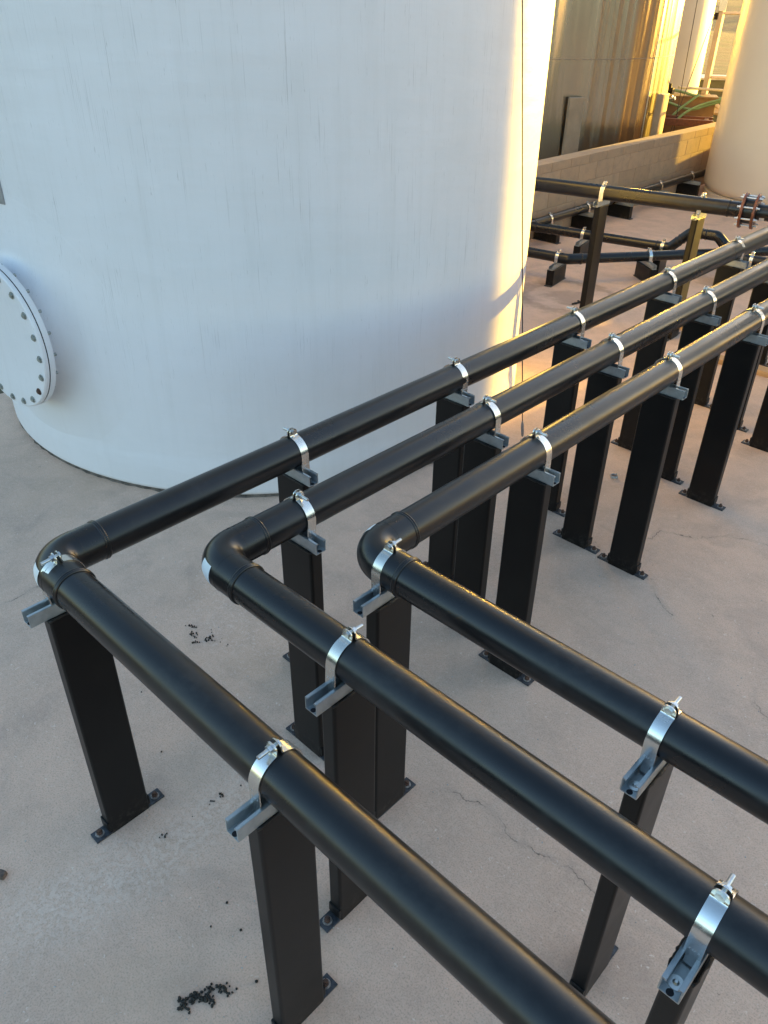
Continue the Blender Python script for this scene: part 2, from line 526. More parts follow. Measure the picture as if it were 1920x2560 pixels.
simple("sticker", (0.75, 0.77, 0.78), 0.5, 0.0, 0.05, 20.0)
simple("seal", (0.12, 0.10, 0.085), 0.9, 0.0, 0.6, 20.0, 0.8, 60.0, 0.01)
simple("gasket", (0.012, 0.010, 0.014), 0.7)
simple("tan_tank", (0.60, 0.52, 0.43), 0.42, 0.0, 0.03, 1.2, 0.10, 2.5, 0.02)
simple("grey_tank", (0.36, 0.37, 0.38), 0.45, 0.0, 0.05, 1.0)
simple("frame_paint", (0.60, 0.52, 0.43), 0.5, 0.0, 0.1, 6.0)
simple("galv_post", (0.26, 0.21, 0.165), 0.55, 0.2, 0.1, 8.0)
simple("hose", (0.13, 0.25, 0.14), 0.45, 0.0, 0.15, 9.0)
simple("pale_hose", (0.50, 0.47, 0.40), 0.5, 0.0, 0.15, 9.0)
simple("red_paint", (0.13, 0.045, 0.025), 0.45, 0.0, 0.25, 30.0)
simple("mortar", (0.33, 0.235, 0.16), 0.95, 0.0, 0.15, 30.0, 0.5, 80.0, 0.004)
simple("cable", (0.03, 0.025, 0.03), 0.6)
simple("lead", (0.26, 0.25, 0.26), 0.55, 0.4, 0.1, 60.0)
simple("pellet", (0.016, 0.015, 0.012), 0.7, 0.0, 0.5, 60.0)
simple("stone", (0.12, 0.09, 0.075), 0.9, 0.0, 0.4, 60.0, 0.6, 120.0, 0.003)
simple("chip", (0.45, 0.43, 0.41), 0.8, 0.0, 0.2, 60.0)
simple("olive", (0.11, 0.11, 0.06), 0.6)
simple("plywood", (0.20, 0.13, 0.075), 0.7, 0.0, 0.15, 8.0)
simple("nameplate", (0.33, 0.33, 0.34), 0.4, 0.3)
simple("black_iron", (0.02, 0.02, 0.02), 0.4, 0.5)

# ------------------------------------------------------------------ setting: ground
def build_ground():
    # open dirt reaching to the horizon, with low mounds far off
    n = 140
    verts, faces = [], []
    def hfun(x, y):
        r = sqrt(x * x + y * y)
        k = min(max((r - 35.0) / 60.0, 0.0), 1.0)
        return -0.06 + k * (0.9 * sin(x * 0.07 + 1.3) * cos(y * 0.06) + 0.5 * sin(x * 0.19 + y * 0.13)) - 0.5 * k
    lin = []
    for i in range(n + 1):
        t = 2.0 * i / n - 1.0
        lin.append(math.copysign(abs(t) ** 3 * 1400.0 + abs(t) * 25.0, t))
    for yy in lin:
        for xx in lin:
            verts.append((xx, yy, hfun(xx, yy)))
    for j in range(n):
        for i in range(n):
            a = j * (n + 1) + i
            faces.append((a, a + 1, a + n + 2, a + n + 1))
    g = add_obj("ground", pymesh("ground", verts, faces), M["dirt"])
    tag(g, "open dry dirt ground stretching away beyond the tanks", kind="structure")
    s = add_obj("concrete_slab", box_mesh("concrete_slab", (3.9, 3.3, -0.1), (16.2, 23.0, 0.2)), M["concrete"])
    tag(s, "weathered grey concrete containment floor with cracks and stains", kind="structure")
build_ground()

# ------------------------------------------------------------------ block walls
def build_wall(name, label, origin, length, rz, courses=((0.0, 0.1), (0.1, 0.3), (0.3, 0.5), (0.5, 0.7), (0.7, 0.802)), thick=0.2):
    """wall running along local +x from origin; its face is local y = 0, body towards +y"""
    w = empty(name, origin, rz)
    tag(w, label, "wall")
    core = add_obj("mortar", box_mesh("mortar", (length / 2, thick / 2, 0.398), (length - 0.02, thick - 0.010, 0.796)), M["mortar"], w)
    meshes = {}
    L = 0.4
    for ci, (z0, z1) in enumerate(courses):
        off = 0.2 if ci % 2 else 0.0
        x = -off
        while x < length - 0.01:
            a = max(x, 0.0); b = min(x + L, length)
            if b - a > 0.05:
                key = (round(b - a, 2), round(z1 - z0, 3))
                if key not in meshes:
                    meshes[key] = box_mesh("block", (0, 0, 0), (b - a - 0.006, thick, z1 - z0 - 0.006), 0.003, 1)
                o = add_obj("block", meshes[key], M["block"], w,
                            ((a + b) / 2, thick / 2 + random.uniform(-0.0003, 0.0003), (z0 + z1) / 2 + 0.003))
                o.rotation_euler = (random.uniform(-.0005, .0005), 0, 0)
            x += L
    return w
# long wall in view: face looks towards +x, runs along +y
build_wall("block_wall", "low tan concrete block wall running back behind the pipes to the beige tank", (-3.98, 3.0, 0), 12.0, pi / 2)
# far end wall of the containment, outside the picture
build_wall("block_wall", "low tan concrete block wall closing the far end of the containment", (-3.975, 14.6, 0), 12.0, 0)

# ------------------------------------------------------------------ tanks
TX, TY, TR = -3.185, 2.185, 1.82
def build_white_tank():
    t = empty("storage_tank", (TX, TY, 0))
    tag(t, "large white fibreglass tank with round bolted manway, filling the upper left", "tank")
    H = 7.2
    prof = []
    for i in range(10):
        a = i / 9 * pi / 2
        prof.append((TR + 0.012 - 0.03 * (1 - sin(a)), 0.03 * (1 - cos(a)) * 1.0 + 0.012))
    prof += [(TR + 0.012, 0.15), (TR + 0.010, 0.19), (TR + 0.004, 0.225), (TR, 0.27), (TR, 0.6), (TR, 1.2), (TR, 2.4), (TR, 3.8), (TR, H)]
    for i in range(1, 9):
        a = i / 8 * pi / 2
        prof.append((TR * cos(a) + 0.001, H + 0.55 * sin(a)))
    add_obj("shell", lathe("shell", prof, 180, 60), M["tank"], t)
    # crumbling joint between tank foot and floor
    rs = random.Random(3)
    n = 220; vv = []; ff = []
    for k in range(n):
        a = 2 * pi * k / n
        for r, z in ((TR - 0.05, 0.03), (TR - 0.012 + rs.uniform(0, 0.012), 0.014), (TR - 0.006 + rs.uniform(0, 0.016), 0.0)):
            vv.append((r * cos(a), r * sin(a), z))
    for k in range(n):
        k2 = (k + 1) % n
        for j in range(2):
            ff.append((k * 3 + j, k * 3 + j + 1, k2 * 3 + j + 1, k2 * 3 + j))
    add_obj("base_joint", pymesh("base_joint", vv, ff), M["seal"], t)
    # manway
    ph = radians(-84.19); L = 0.172; zc = 0.854; rb = 0.367; ro = 0.399
    nv = Vector((cos(ph), sin(ph), 0)); ev = Vector((-sin(ph), cos(ph), 0)); zv = Vector((0, 0, 1))
    def P(s, r, a):   # s = distance from tank axis along the manway axis
        return nv * s + ev * (r * cos(a)) + zv * (zc + r * sin(a))
    def ringmesh(name, prof, n=72, closed=True, sharp=35):
        v, f = [], []
        for s, r in prof:
            for k in range(n): v.append(P(s, r, 2 * pi * k / n))
        m_ = len(prof)
        for i in range(m_ if closed else m_ - 1):
            i2 = (i + 1) % m_
            for k in range(n):
                k2 = (k + 1) % n
                f.append((i * n + k, i * n + k2, i2 * n + k2, i2 * n + k))
        me = pymesh(name, v, f)
        me.set_sharp_from_angle(angle=radians(sharp))
        return me
    s1 = TR + L
    # flared fillet between neck and shell
    v, f = [], []; n = 96; rows = 26
    for i in range(rows):
        u = i / (rows - 1)
        r = 0.305 + 0.42 * u
        for k in range(n):
            a = 2 * pi * k / n
            x = r * cos(a)
            surf = sqrt(max(TR * TR - x * x, 0))
            lift = 0.085 * max(0.0, 1 - u / 0.34) ** 2.6 + 0.016 * (1 - min(max((u - 0.25) / 0.75, 0.0), 1.0) ** 2 * (3 - 2 * min(max((u - 0.25) / 0.75, 0.0), 1.0))) - 0.003 * (u > 0.97)
            v.append(P(surf + lift, r, a))
    for i in range(rows - 1):
        for k in range(n):
            k2 = (k + 1) % n
            f.append((i * n + k, i * n + k2, (i + 1) * n + k2, (i + 1) * n + k))
    man = add_obj("manway_neck", ringmesh("manway_neck", [(TR - 0.25, 0.29), (s1 - 0.06, 0.29), (s1 - 0.06, 0.307), (TR - 0.25, 0.307)]), M["tank"], t)
    add_obj("fillet", pymesh("fillet", v, f), M["tank"], man)
    fl = add_obj("manway_flange", ringmesh("manway_flange", [(s1 - 0.062, 0.28), (s1 - 0.062, ro + 0.001), (s1 - 0.058, ro + 0.005), (s1 - 0.032, ro + 0.005), (s1 - 0.030, ro + 0.003), (s1 - 0.030, 0.28)]), M["tank"], t)
    add_obj("gasket", ringmesh("gasket", [(s1 - 0.0305, 0.28), (s1 - 0.0305, ro + 0.0005), (s1 - 0.0225, ro + 0.0005), (s1 - 0.0225, 0.28)]), M["gasket"], fl)
    cp = [(s1 - 0.0245, 0.0005), (s1 - 0.0245, ro + 0.001), (s1 - 0.021, ro + 0.004), (s1 - 0.006, ro + 0.002), (s1, ro - 0.004), (s1 + 0.0005, 0.33), (s1 - 0.001, 0.30), (s1 - 0.006, 0.24), (s1 - 0.008, 0.12), (s1 - 0.008, 0.0005)]
    cov = add_obj("manway_cover", ringmesh("manway_cover", cp, closed=False), M["tank"], t)
    for i in range(20):
        a = radians(48.43 - 18.0 * i)
        c0 = P(s1, rb, a)
        ph0 = random.random() * pi
        bm = bmesh.new()
        bm_cyl(bm, c0 - nv * 0.001, c0 + nv * 0.004, 0.019, 20)
        bm_cyl(bm, c0 + nv * 0.003, c0 + nv * 0.011, 0.013, 6)
        me = bm_mesh("bolt", bm, angle=40)
        b = add_obj("bolt", me, M["rust"] if i == 5 else M["grey_bolt"], cov)
        if i == 5: b["label"] = "rusty brown bolt on the manway cover"
        c1 = P(s1 - 0.062, rb, a)
        bm = bmesh.new()
        bm_cyl(bm, c1, c1 - nv * 0.012, 0.0135, 6)
        bm_cyl(bm, c1, c1 - nv * 0.030, 0.009, 10)
        add_obj("nut", bm_mesh("nut", bm, angle=40), M["grey_bolt"], fl)
    # grey nameplate at the left edge of the picture
    p = on_cyl(2, 484, TX, TY, TR + 0.012)
    a = atan2(p.y - TY, p.x - TX)
    zt, zb = on_cyl(10, 456, TX, TY, TR).z, on_cyl(12, 511, TX, TY, TR).z
    a1 = atan2(on_cyl(13, 505, TX, TY, TR).y - TY, on_cyl(13, 505, TX, TY, TR).x - TX)
    v, f = [], []
    for i in range(9):
        aa = a1 - i * 0.016
        for rr in (TR + 0.001, TR + 0.006):
            for zz in (zb, zb + 0.16):
                v.append((rr * cos(aa), rr * sin(aa), zz))
    for i in range(8):
        b0, b1 = i * 4, i * 4 + 4
        f += [(b0 + 2, b1 + 2, b1 + 3, b0 + 3), (b0 + 1, b1 + 1, b1 + 3, b0 + 3), (b0, b0 + 2, b1 + 2, b1)]
    f += [(0, 1, 3, 2), (32, 34, 35, 33)]
    add_obj("nameplate", pymesh("nameplate", v, f, False), M["nameplate"], t)
build_white_tank()

def plain_tank(name, label, x, y, r, h, mat, knuckle=True):
    t = empty(name, (x, y, 0))
    tag(t, label, "tank")
    prof = [(r - 0.03, -0.06 if x < -4.1 else 0.0), (r - 0.03, 0.07), (r - 0.055, 0.085)] if knuckle else [(r, -0.06)]
    if knuckle:
        for i in range(9):
            a = i / 8 * pi / 2
            prof.append((r - 0.10 + 0.10 * sin(a), 0.085 + 0.13 * (1 - cos(a))))
    prof += [(r, 0.9), (r, h)]
    for i in range(1, 9):
        a = i / 8 * pi / 2
        prof.append((r * cos(a) + 0.001, h + 0.3 * r * sin(a)))
    add_obj("shell", lathe("shell", prof, 128, 50), mat, t)
    return t
plain_tank("storage_tank", "beige tank with rounded foot at the right edge beyond the flanged pipe", -2.682, 11.226, 1.2, 2.75, M["tan_tank"])
plain_tank("storage_tank", "unseen tank added right of the beige tank to block the sun", 0.715, 11.6, 1.32, 5.0, M["tan_tank"])  # added out of view as a sun blocker, bounds the white tank's lit strip
plain_tank("storage_tank", "unseen tank added farthest right to keep sun off the foreground", 3.24, 13.0, 1.32, 5.0, M["tan_tank"])  # another added blocker out of view, shades the right foreground floor

SX, SY, SR = -6.64, 10.39, 2.0
def build_steel_tank():
    t = empty("storage_tank", (SX, SY, -0.06))
    tag(t, "tall stainless steel tank behind the block wall, with streaky brown reflections", "tank")
    zs = on_cyl(1500, 149, SX, SY, SR).z + 0.06
    def ring(z0, z1): return [(SR, z0 + 0.004), (SR, (z0 + z1) / 2), (SR, z1 - 0.004)]
    me = lathe("lower_course", ring(0.0, zs), 160); add_obj("lower_course", me, M["steel_tank"], t)
    me = lathe("upper_course", ring(zs, 6.0), 160); add_obj("upper_course", me, M["steel_tank"], t)
    prof = [(SR, zs - 0.006), (SR + 0.004, zs - 0.003), (SR + 0.004, zs + 0.003), (SR, zs + 0.006)]
    add_obj("weld_seam", lathe("weld_seam", prof, 160), M["galv_post"], t)
    prof = [(SR, 6.0)] + [(SR * cos(i / 8 * pi / 2) + 0.001, 6.0 + 0.4 * sin(i / 8 * pi / 2)) for i in range(1, 9)]
    add_obj("roof", lathe("roof", prof, 96), M["steel_tank"], t)
    # upright seam of overlapped sheet with a ragged bead
    q = on_cyl(1630, 190, SX, SY, SR)
    a = atan2(q.y - SY, q.x - SX)
    rs = random.Random(5)
    v, f = [], []
    nz = 160
    for i in range(nz):
        z = 0.02 + i * 5.9 / nz
        da = rs.uniform(-0.002, 0.002)
        for k, (dd, rr) in enumerate(((-0.006, 0.0), (-0.003 + da, 0.007), (0.004 + da, 0.006), (0.007, 0.0))):
            v.append(((SR + rr) * cos(a + dd), (SR + rr) * sin(a + dd), z))
    for i in range(nz - 1):
        for k in range(3):
            f.append((i * 4 + k, i * 4 + k + 1, i * 4 + k + 5, i * 4 + k + 4))
    add_obj("upright_seam", pymesh("upright_seam", v, f), M["zinc"], t)
    for x0, x1, yt, w in ((1424, 1453, 243, 0.20), (1648, 1668, 234, 0.22)):
        q = on_cyl((x0 + x1) / 2, yt + 30, SX, SY, SR + 0.1) if x1 < 1600 else at_dist(1656, 262, 13.3)
        a = atan2(q.y - SY, q.x - SX)
        zt = CAM.z + (ray((x0 + x1) / 2, yt) * ((q - CAM).length / 1.0)).z
        h = zt + 0.06
        me = box_mesh("anchor_post", (0, 0, h / 2), (0.10, w, h), 0.008)
        add_obj("anchor_post", me, M["galv_post"], t, ((SR + 0.09) * cos(a), (SR + 0.09) * sin(a), 0), (0, 0, a))
build_steel_tank()
# pale tank far behind
def far_tank():
    dist = 16.95
    d = ray(1771, 100); dh = Vector((d.x, d.y)).normalized()
    tp = Vector((CAM.x, CAM.y)) + dh * dist
    r = 1.48
    c = tp + Vector((-dh.y, dh.x)) * r
    t = plain_tank("storage_tank", "pale grey tank far behind the steel tank, its right edge in sun", c.x, c.y, r, 6.5, M["grey_tank"], False)
    return c, r
far_tank()

# ------------------------------------------------------------------ hanging gauge cord
def build_cord():
    bot = on_z(1306, 1092, 0.05)
    n = RM @ Vector((FPX, 0, (1305 - 960)))      # plane of the image column
    n.normalize()
    zt = 7.3
    best = None
    for i in range(400):
        ang = i / 400 * 2 * pi
        q = Vector((TX + 1.93 * cos(ang), TY + 1.93 * sin(ang), zt))
        e = abs((q - CAM).dot(n))
        if (q - bot).xy.length < 2.2 and (best is None or e < best[0]): best = (e, q)
    top = best[1]
    t = empty("gauge_cord", bot)
    tag(t, "thin dark cord hanging down in front of the white tank's sunlit edge, with slim weight", "cord")
    d = (top - bot)
    u = d.normalized()
    add_obj("cord", sweep_mesh("cord", [u * 0.115, d * 0.25, d * 0.5, d * 0.75, d], 0.0032, 8), M["cable"], t)
    me = sweep_mesh("weight", [Vector((0, 0, 0)), u * 0.006, u * 0.018, u * 0.05, u * 0.09, u * 0.108, u * 0.12], [0.002, 0.006, 0.009, 0.0095, 0.009, 0.006, 0.003], 16)
    add_obj("weight", me, M["lead"], t)
    a = atan2(top.y - TY, top.x - TX)
    br = box_mesh("bracket", (0, 0, 0.0), (0.16, 0.04, 0.02), 0.003)
    add_obj("bracket", br, M["zinc"], t, Vector((TX + 1.865 * cos(a), TY + 1.865 * sin(a), zt + 0.008)) - bot, (0, 0, a))
build_cord()

# ------------------------------------------------------------------ pipes
PR = 0.05715                 # pipe radius
PH = 1.0724                  # axis height
XS = {'A': -0.6078, 'B': -0.2938, 'C': 0.0}
YS = {'A': -0.6721, 'B': -0.3316, 'C': 0.0}
def bead_mesh(r):
    n = 48; v, f = [], []
    prof = [(-0.0080, r - 0.001), (-0.0070, r + 0.0022), (-0.0035, r + 0.0037), (-0.0010, r + 0.0022), (0.0, r + 0.0004),
            (0.0010, r + 0.0022), (0.0035, r + 0.0037), (0.0070, r + 0.0022), (0.0080, r - 0.001)]
    for x, rr in prof:
        for k in range(n):
            a = 2 * pi * k / n
            v.append((x, rr * cos(a), rr * sin(a)))
    for i in range(len(prof) - 1):
        for k in range(n):
            k2 = (k + 1) % n
            f.append((i * n + k, i * n + k2, (i + 1) * n + k2, (i + 1) * n + k))
    return pymesh("fusion_bead", v, f)
BEAD = bead_mesh(PR + 0.0015)
BEAD_S = bead_mesh(0.0508)
def elbow_path(d0, rb, k=14):
    """local: corner at origin, comes in along +x, leaves along +y"""
    pts = [Vector((d0, 0, 0)), Vector((rb + 0.012, 0, 0))]
    for i in range(k + 1):
        al = pi / 2 * i / k
        pts.append(Vector((rb - rb * sin(al), rb - rb * cos(al), 0)))
    pts += [Vector((0, rb + 0.012, 0)), Vector((0, d0, 0))]
    return pts
RB = 0.078; ED = 0.16
def groove_radii(pts, r):
    return [r] * len(pts)
def build_main(key, label, xend, yend, sticker):
    x0, y0 = XS[key], YS[key]
    t = empty("pipe_run", (x0, y0, PH))
    tag(t, label, "pipe")
    er = PR + 0.0025
    ep = elbow_path(ED, RB)
    elb = add_obj("elbow", sweep_mesh("elbow", ep, er, 56), M["pipe"], t)
    # moulding lines where the bend meets the straight ends
    for pos, ax in ((RB + 0.012, 0), (RB + 0.012, 1)):
        n = 48; v, f = [], []
        for s, rr in ((-0.0014, er - 0.0004), (0.0, er + 0.0009), (0.0014, er - 0.0004)):
            for k in range(n):
                a = 2 * pi * k / n
                v.append((s, rr * cos(a), rr * sin(a)))
        for i in range(2):
            for k in range(n):
                k2 = (k + 1) % n
                f.append((i * n + k, i * n + k2, (i + 1) * n + k2, (i + 1) * n + k))
        add_obj("mould_line", pymesh("mould_line", v, f), M["pipe"], elb, (pos, 0, 0) if ax == 0 else (0, pos, 0), (0, 0, 0 if ax == 0 else pi / 2))
    Lx = xend - x0; Ly = yend - y0
    add_obj("pipe", sweep_mesh("pipe", [(ED + (Lx - ED) * i / 12, 0, 0) for i in range(13)], PR, 56), M["pipe"], t)
    add_obj("pipe", sweep_mesh("pipe", [(0, ED + (Ly - ED) * i / 16, 0) for i in range(17)], PR, 56), M["pipe"], t)
    add_obj("fusion_bead", BEAD, M["pipe"], t, (ED + 0.002, 0, 0))
    add_obj("fusion_bead", BEAD, M["pipe"], t, (0, ED + 0.002, 0), (0, 0, pi / 2))
    # white sticker wrapped on the bend
    a0, a1, t0, t1 = sticker
    v, f = [], []
    na, nt = 5, 12
    for i in range(na):
        al = radians(a0 + (a1 - a0) * i / (na - 1))
        c = Vector((RB - RB * sin(al), RB - RB * cos(al), 0)); out = Vector((-sin(al), -cos(al), 0))
        for j in range(nt):
            th = radians(t0 + (t1 - t0) * j / (nt - 1))
            v.append(c + (out * cos(th) + Vector((0, 0, 1)) * sin(th)) * (er + 0.0012))
    for i in range(na - 1):
        for j in range(nt - 1):
            f.append((i * nt + j, i * nt + j + 1, (i + 1) * nt + j + 1, (i + 1) * nt + j))
    add_obj("sticker", pymesh("sticker", v, f), M["sticker"], elb)
    return t
build_main('A', "outermost black pipe whose elbow is farthest left, beside the white tank", 3.2, 6.2, (4, 26, -22, 38))
build_main('B', "middle one of the three black pipes, its elbow between the other two", 3.2, 5.2, (4, 26, -22, 38))
build_main('C', "innermost black pipe, its elbow farthest right and its run nearest the right edge", 3.2, 5.0, (70, 88, 20, 60))

# ------------------------------------------------------------------ pipe supports
SL = 0.206                   # strut length
SH = 0.0413
def post_parts(W, T, H):
    bm = bmesh.new()
    bm_box(bm, (0, 0, H / 2), (T, W, H))
    ee = [e for e in bm.edges if abs(e.verts[0].co.z - e.verts[1].co.z) > 0.1]
    bmesh.ops.bevel(bm, geom=ee, offset=0.009, segments=5, affect='EDGES', profile=0.5)
    return bm_mesh("post", bm)
def shoe_mesh(W, T):
    rs = random.Random(11)
    bm = bmesh.new()
    bm_box(bm, (0, 0, 0.028), (T - 0.004, W + 0.011, 0.042), 0, 0.003, 2)
    return bm_mesh("foot_sleeve", bm)
def weld_mesh(W, T, z):
    rs = random.Random(4)
    pts = []
    n = 26
    per = [(-T / 2, -W / 2), (T / 2, -W / 2), (T / 2, W / 2), (-T / 2, W / 2)]
    path = []
    for i in range(4):
        a = per[i]; b = per[(i + 1) % 4]
        k = 22 if i % 2 else 8
        for j in range(k):
            path.append((a[0] + (b[0] - a[0]) * j / k, a[1] + (b[1] - a[1]) * j / k))
    v, f = [], []
    m_ = 6
    for (x, y) in path:
        r = 0.0035 + rs.uniform(-0.0014, 0.0022)
        nx, ny = (x / (T / 2)), (y / (W / 2))
        if abs(nx) > abs(ny): o = Vector((math.copysign(1, x), 0, 0))
        else: o = Vector((0, math.copysign(1, y), 0))
        for k in range(m_):
            a = 2 * pi * k / m_
            p = Vector((x, y, z)) + o * (cos(a) * r) + Vector((0, 0, sin(a) * r))
            v.append(p)
    n = len(path)
    for i in range(n):
        i2 = (i + 1) % n
        for k in range(m_):
            k2 = (k + 1) % m_
            f.append((i * m_ + k, i * m_ + k2, i2 * m_ + k2, i2 * m_ + k))
    return pymesh("weld_bead", v, f)
def strut_mesh(length):
    w, t, h = SH, 0.0028, SH
    lip, drop = 0.0095, 0.0065
    # outer then inner outline, open at the top
    o = [(-w / 2 + lip, h - drop), (-w / 2 + lip, h), (-w / 2, h), (-w / 2, 0), (w / 2, 0), (w / 2, h), (w / 2 - lip, h), (w / 2 - lip, h - drop)]
    i_ = [(-w / 2 + lip - t, h - drop), (-w / 2 + lip - t, h - t), (-w / 2 + t, h - t), (-w / 2 + t, t), (w / 2 - t, t), (w / 2 - t, h - t), (w / 2 - lip + t, h - t), (w / 2 - lip + t, h - drop)]
    v, f = [], []
    n = 8
    for s in (-length / 2, length / 2):
        for x, z in o: v.append((x, s, z))
        for x, z in i_: v.append((x, s, z))
    B = 16
    for k in range(n - 1):
        f.append((k, k + 1, B + k + 1, B + k))
        f.append((8 + k, B + 8 + k, B + 8 + k + 1, 8 + k + 1))
        f.append((k, 8 + k, 8 + k + 1, k + 1))
        f.append((B + k, B + k + 1, B + 8 + k + 1, B + 8 + k))
    f.append((0, B, B + 8, 8)); f.append((7, 15, B + 15, B + 7))
    bm = bmesh.new()
    vs_ = [bm.verts.new(p) for p in v]
    for q in f: bm.faces.new([vs_[i] for i in q])
    bmesh.ops.recalc_face_normals(bm, faces=bm.faces)
    ee = [e for e in bm.edges if abs(e.verts[0].co.y - e.verts[1].co.y) > 0.01 and len(e.link_faces) == 2 and e.calc_face_angle() > 1.2]
    bmesh.ops.bevel(bm, geom=ee, offset=0.0011, segments=2, affect='EDGES')
    return bm_mesh("strut_channel", bm)
def strap_mesh(r, side, w=0.033):
    """half clamp in the local (y, z) plane around the pipe axis; side +1 or -1"""
    t = 0.0032
    ri = r + 0.0012
    path = []      # (y, z, ny, nz, width)
    path.append((ri, -r - 0.030, 1, 0, 0.020))
    path.append((ri, -r - 0.003, 1, 0, 0.020))
    path.append((ri, -r - 0.002, 1, 0, w))
    for k in range(4): path.append((ri, -r * (1 - k / 4) * 0.98, 1, 0, w))
    a_end = math.acos(min(0.0125 / ri, 1.0))
    for k in range(19):
        a = a_end * k / 18
        path.append((ri * cos(a), ri * sin(a), cos(a), sin(a), w))
    zt = ri * sin(a_end)
    path.append((0.0085, zt + 0.0016, 0.55, 0.83, w))
    path.append((0.0052, zt + 0.006, 0.97, 0.24, w))
    path.append((0.0045, zt + 0.012, 1, 0, w))
    for k in range(7):
        u = k / 6
        path.append((0.0045, zt + 0.014 + 0.0165 * sin(u * pi / 2), 1, 0, w * max(0.16, cos(u * pi / 2) ** 0.75)))
    v, f = [], []
    for (y, z, ny, nz, ww) in path:
        for sx in (-1, 1):
            for th in (0, t):
                v.append((sx * ww / 2, side * (y + ny * th), z + nz * th))
    for i in range(len(path) - 1):
        a = i * 4; b = a + 4
        f += [(a, b, b + 2, a + 2), (a + 1, a + 3, b + 3, b + 1), (a, a + 1, b + 1, b), (a + 2, b + 2, b + 3, a + 3)]
    f += [(0, 2, 3, 1), (len(v) - 4, len(v) - 3, len(v) - 1, len(v) - 2)]
    bm = bmesh.new()
    vs_ = [bm.verts.new(p) for p in v]
    for q in f: bm.faces.new([vs_[i] for i in q])
    return bm_mesh("strap", bm, angle=38)
def clamp_parts(r):
    zc = r + 0.0175
    stud = cyl_mesh("clamp_bolt", [((0, -0.0122, zc), (0, -0.0076, zc), 0.0098, 6), ((0, -0.012, zc), (0, 0.043, zc), 0.0050, 14),
                                   ((0, 0.0076, zc), (0, 0.0092, zc), 0.0125, 20)])
    nut = cyl_mesh("nut", [((0, 0.0092, zc), (0, 0.0172, zc), 0.0102, 6)])
    return strap_mesh(r, 1), strap_mesh(r, -1), stud, nut
def stamp_mesh(r):
    """size stamp pressed into the strap's side as small raised strokes"""
    rs = random.Random(8)
    bm = bmesh.new()
    y = r + 0.0012 + 0.0032 + 0.0001
    for k in range(4):
        cx = -0.0085 + k * 0.0056
        for j in range(3):
            bm_box(bm, (cx + rs.uniform(-0.0012, 0.0012), y, -r * 0.60 + (j - 1) * 0.0022), (rs.uniform(0.001, 0.0038), 0.0005, 0.0008))
    return bm_mesh("size_stamp", bm)
CL = {PR: clamp_parts(PR), 0.0485: clamp_parts(0.0485)}
STAMP = stamp_mesh(PR)
STRUT = strut_mesh(SL)
STRUT_LOW = strut_mesh(0.32)
POSTH = PH - PR - SH
W_, T_ = 0.153, 0.051
POST = post_parts(W_, T_, POSTH)
SHOE = shoe_mesh(W_, T_)
WELD = weld_mesh(W_, T_, POSTH - 0.003)
def plate_mesh(L, Wd):
    bm = bmesh.new()
    bm_box(bm, (0, 0, 0.004), (Wd, L, 0.008), 0, 0.0015, 2)
    return bm_mesh("base_plate", bm)
PLATE = plate_mesh(0.266, 0.047)
def anchor_mesh():
    return cyl_mesh("anchor_bolt", [((0, 0, 0.0105), (0, 0, 0.021), 0.0105, 6), ((0, 0, 0.02), (0, 0, 0.028), 0.006, 12)])
ANCHOR = anchor_mesh()
WASHER = cyl_mesh("washer", [((0, 0, 0.0078), (0, 0, 0.0100), 0.0155, 22)])
SBOLT = cyl_mesh("strut_bolt", [((0, 0, 0.0028), (0, 0, 0.0052), 0.0145, 22), ((0, 0, 0.005), (0, 0, 0.0095), 0.0065, 14, 0.003)])
SLOT = cyl_mesh("slot_shade_disc", [((0, -0.007, 0.0029), (0, -0.007, 0.0032), 0.0072, 18), ((0, 0.007, 0.0028), (0, 0.007, 0.0031), 0.0072, 18)])  # thin dark discs, no real holes: the slots' inner shade as colour
def pipe_clamp(parent, r, z):
    s1, s2, bolt, nut = CL[r]
    c = add_obj("pipe_clamp", bolt, M["zinc"], parent, (0, 0, z))
    a = add_obj("strap", s1, M["strap"], c)
    b = add_obj("strap", s2, M["strap"], c)
    add_obj("nut", nut, M["zinc"], c)
    if r == PR:
        add_obj("size_stamp", STAMP, M["zinc"], c)
        add_obj("size_stamp", STAMP, M["zinc"], c, None, (0, 0, pi))
    return c
def support(x, y, rz, label, group, twist=0.0, off=0.0):
    x += random.uniform(-0.003, 0.003); y += random.uniform(-0.003, 0.003)
    t = empty("pipe_support", (x, y, 0), rz + twist)
    tag(t, label, "pipe support", group)
    t.rotation_euler = (random.uniform(-.0025, .0025), random.uniform(-.0025, .0025), rz + twist)
    add_obj("post", POST, M["post"], t)
    add_obj("foot_sleeve", SHOE, M["post"], t, (0, 0, 0.0085))
    add_obj("weld_bead", WELD, M["weld"], t)
    pl = add_obj("base_plate", PLATE, M["plate"], t, (random.uniform(-.003, .003), random.uniform(-.006, .006), 0))
    for s in (-1, 1):
        ax, ay = random.uniform(-.003, .003), s * 0.108
        add_obj("anchor_bolt", ANCHOR, M["rust"], pl, (ax, ay, 0), (0, 0, random.random()))
        add_obj("washer", WASHER, M["dull_zinc"], pl, (ax, ay, 0))
    st = add_obj("strut_channel", STRUT, M["strut"], t, (random.uniform(-.002, .002), off + random.uniform(-.004, .004), POSTH))
    for s in (-1, 1):
        add_obj("strut_bolt", SBOLT, M["zinc"], st, (0, s * 0.074, 0))
        add_obj("slot_shade_disc", SLOT, M["gasket"], st, (0, s * 0.089, 0))
    c = pipe_clamp(t, PR, PH)
    c.rotation_euler = (random.uniform(-0.07, 0.07), 0, random.uniform(-0.02, 0.02) - twist)
    return t
ordn = ["first", "second", "third", "fourth", "fifth", "sixth"]
nick = {'A': "outermost left pipe", 'B': "middle pipe", 'C': "innermost right pipe"}
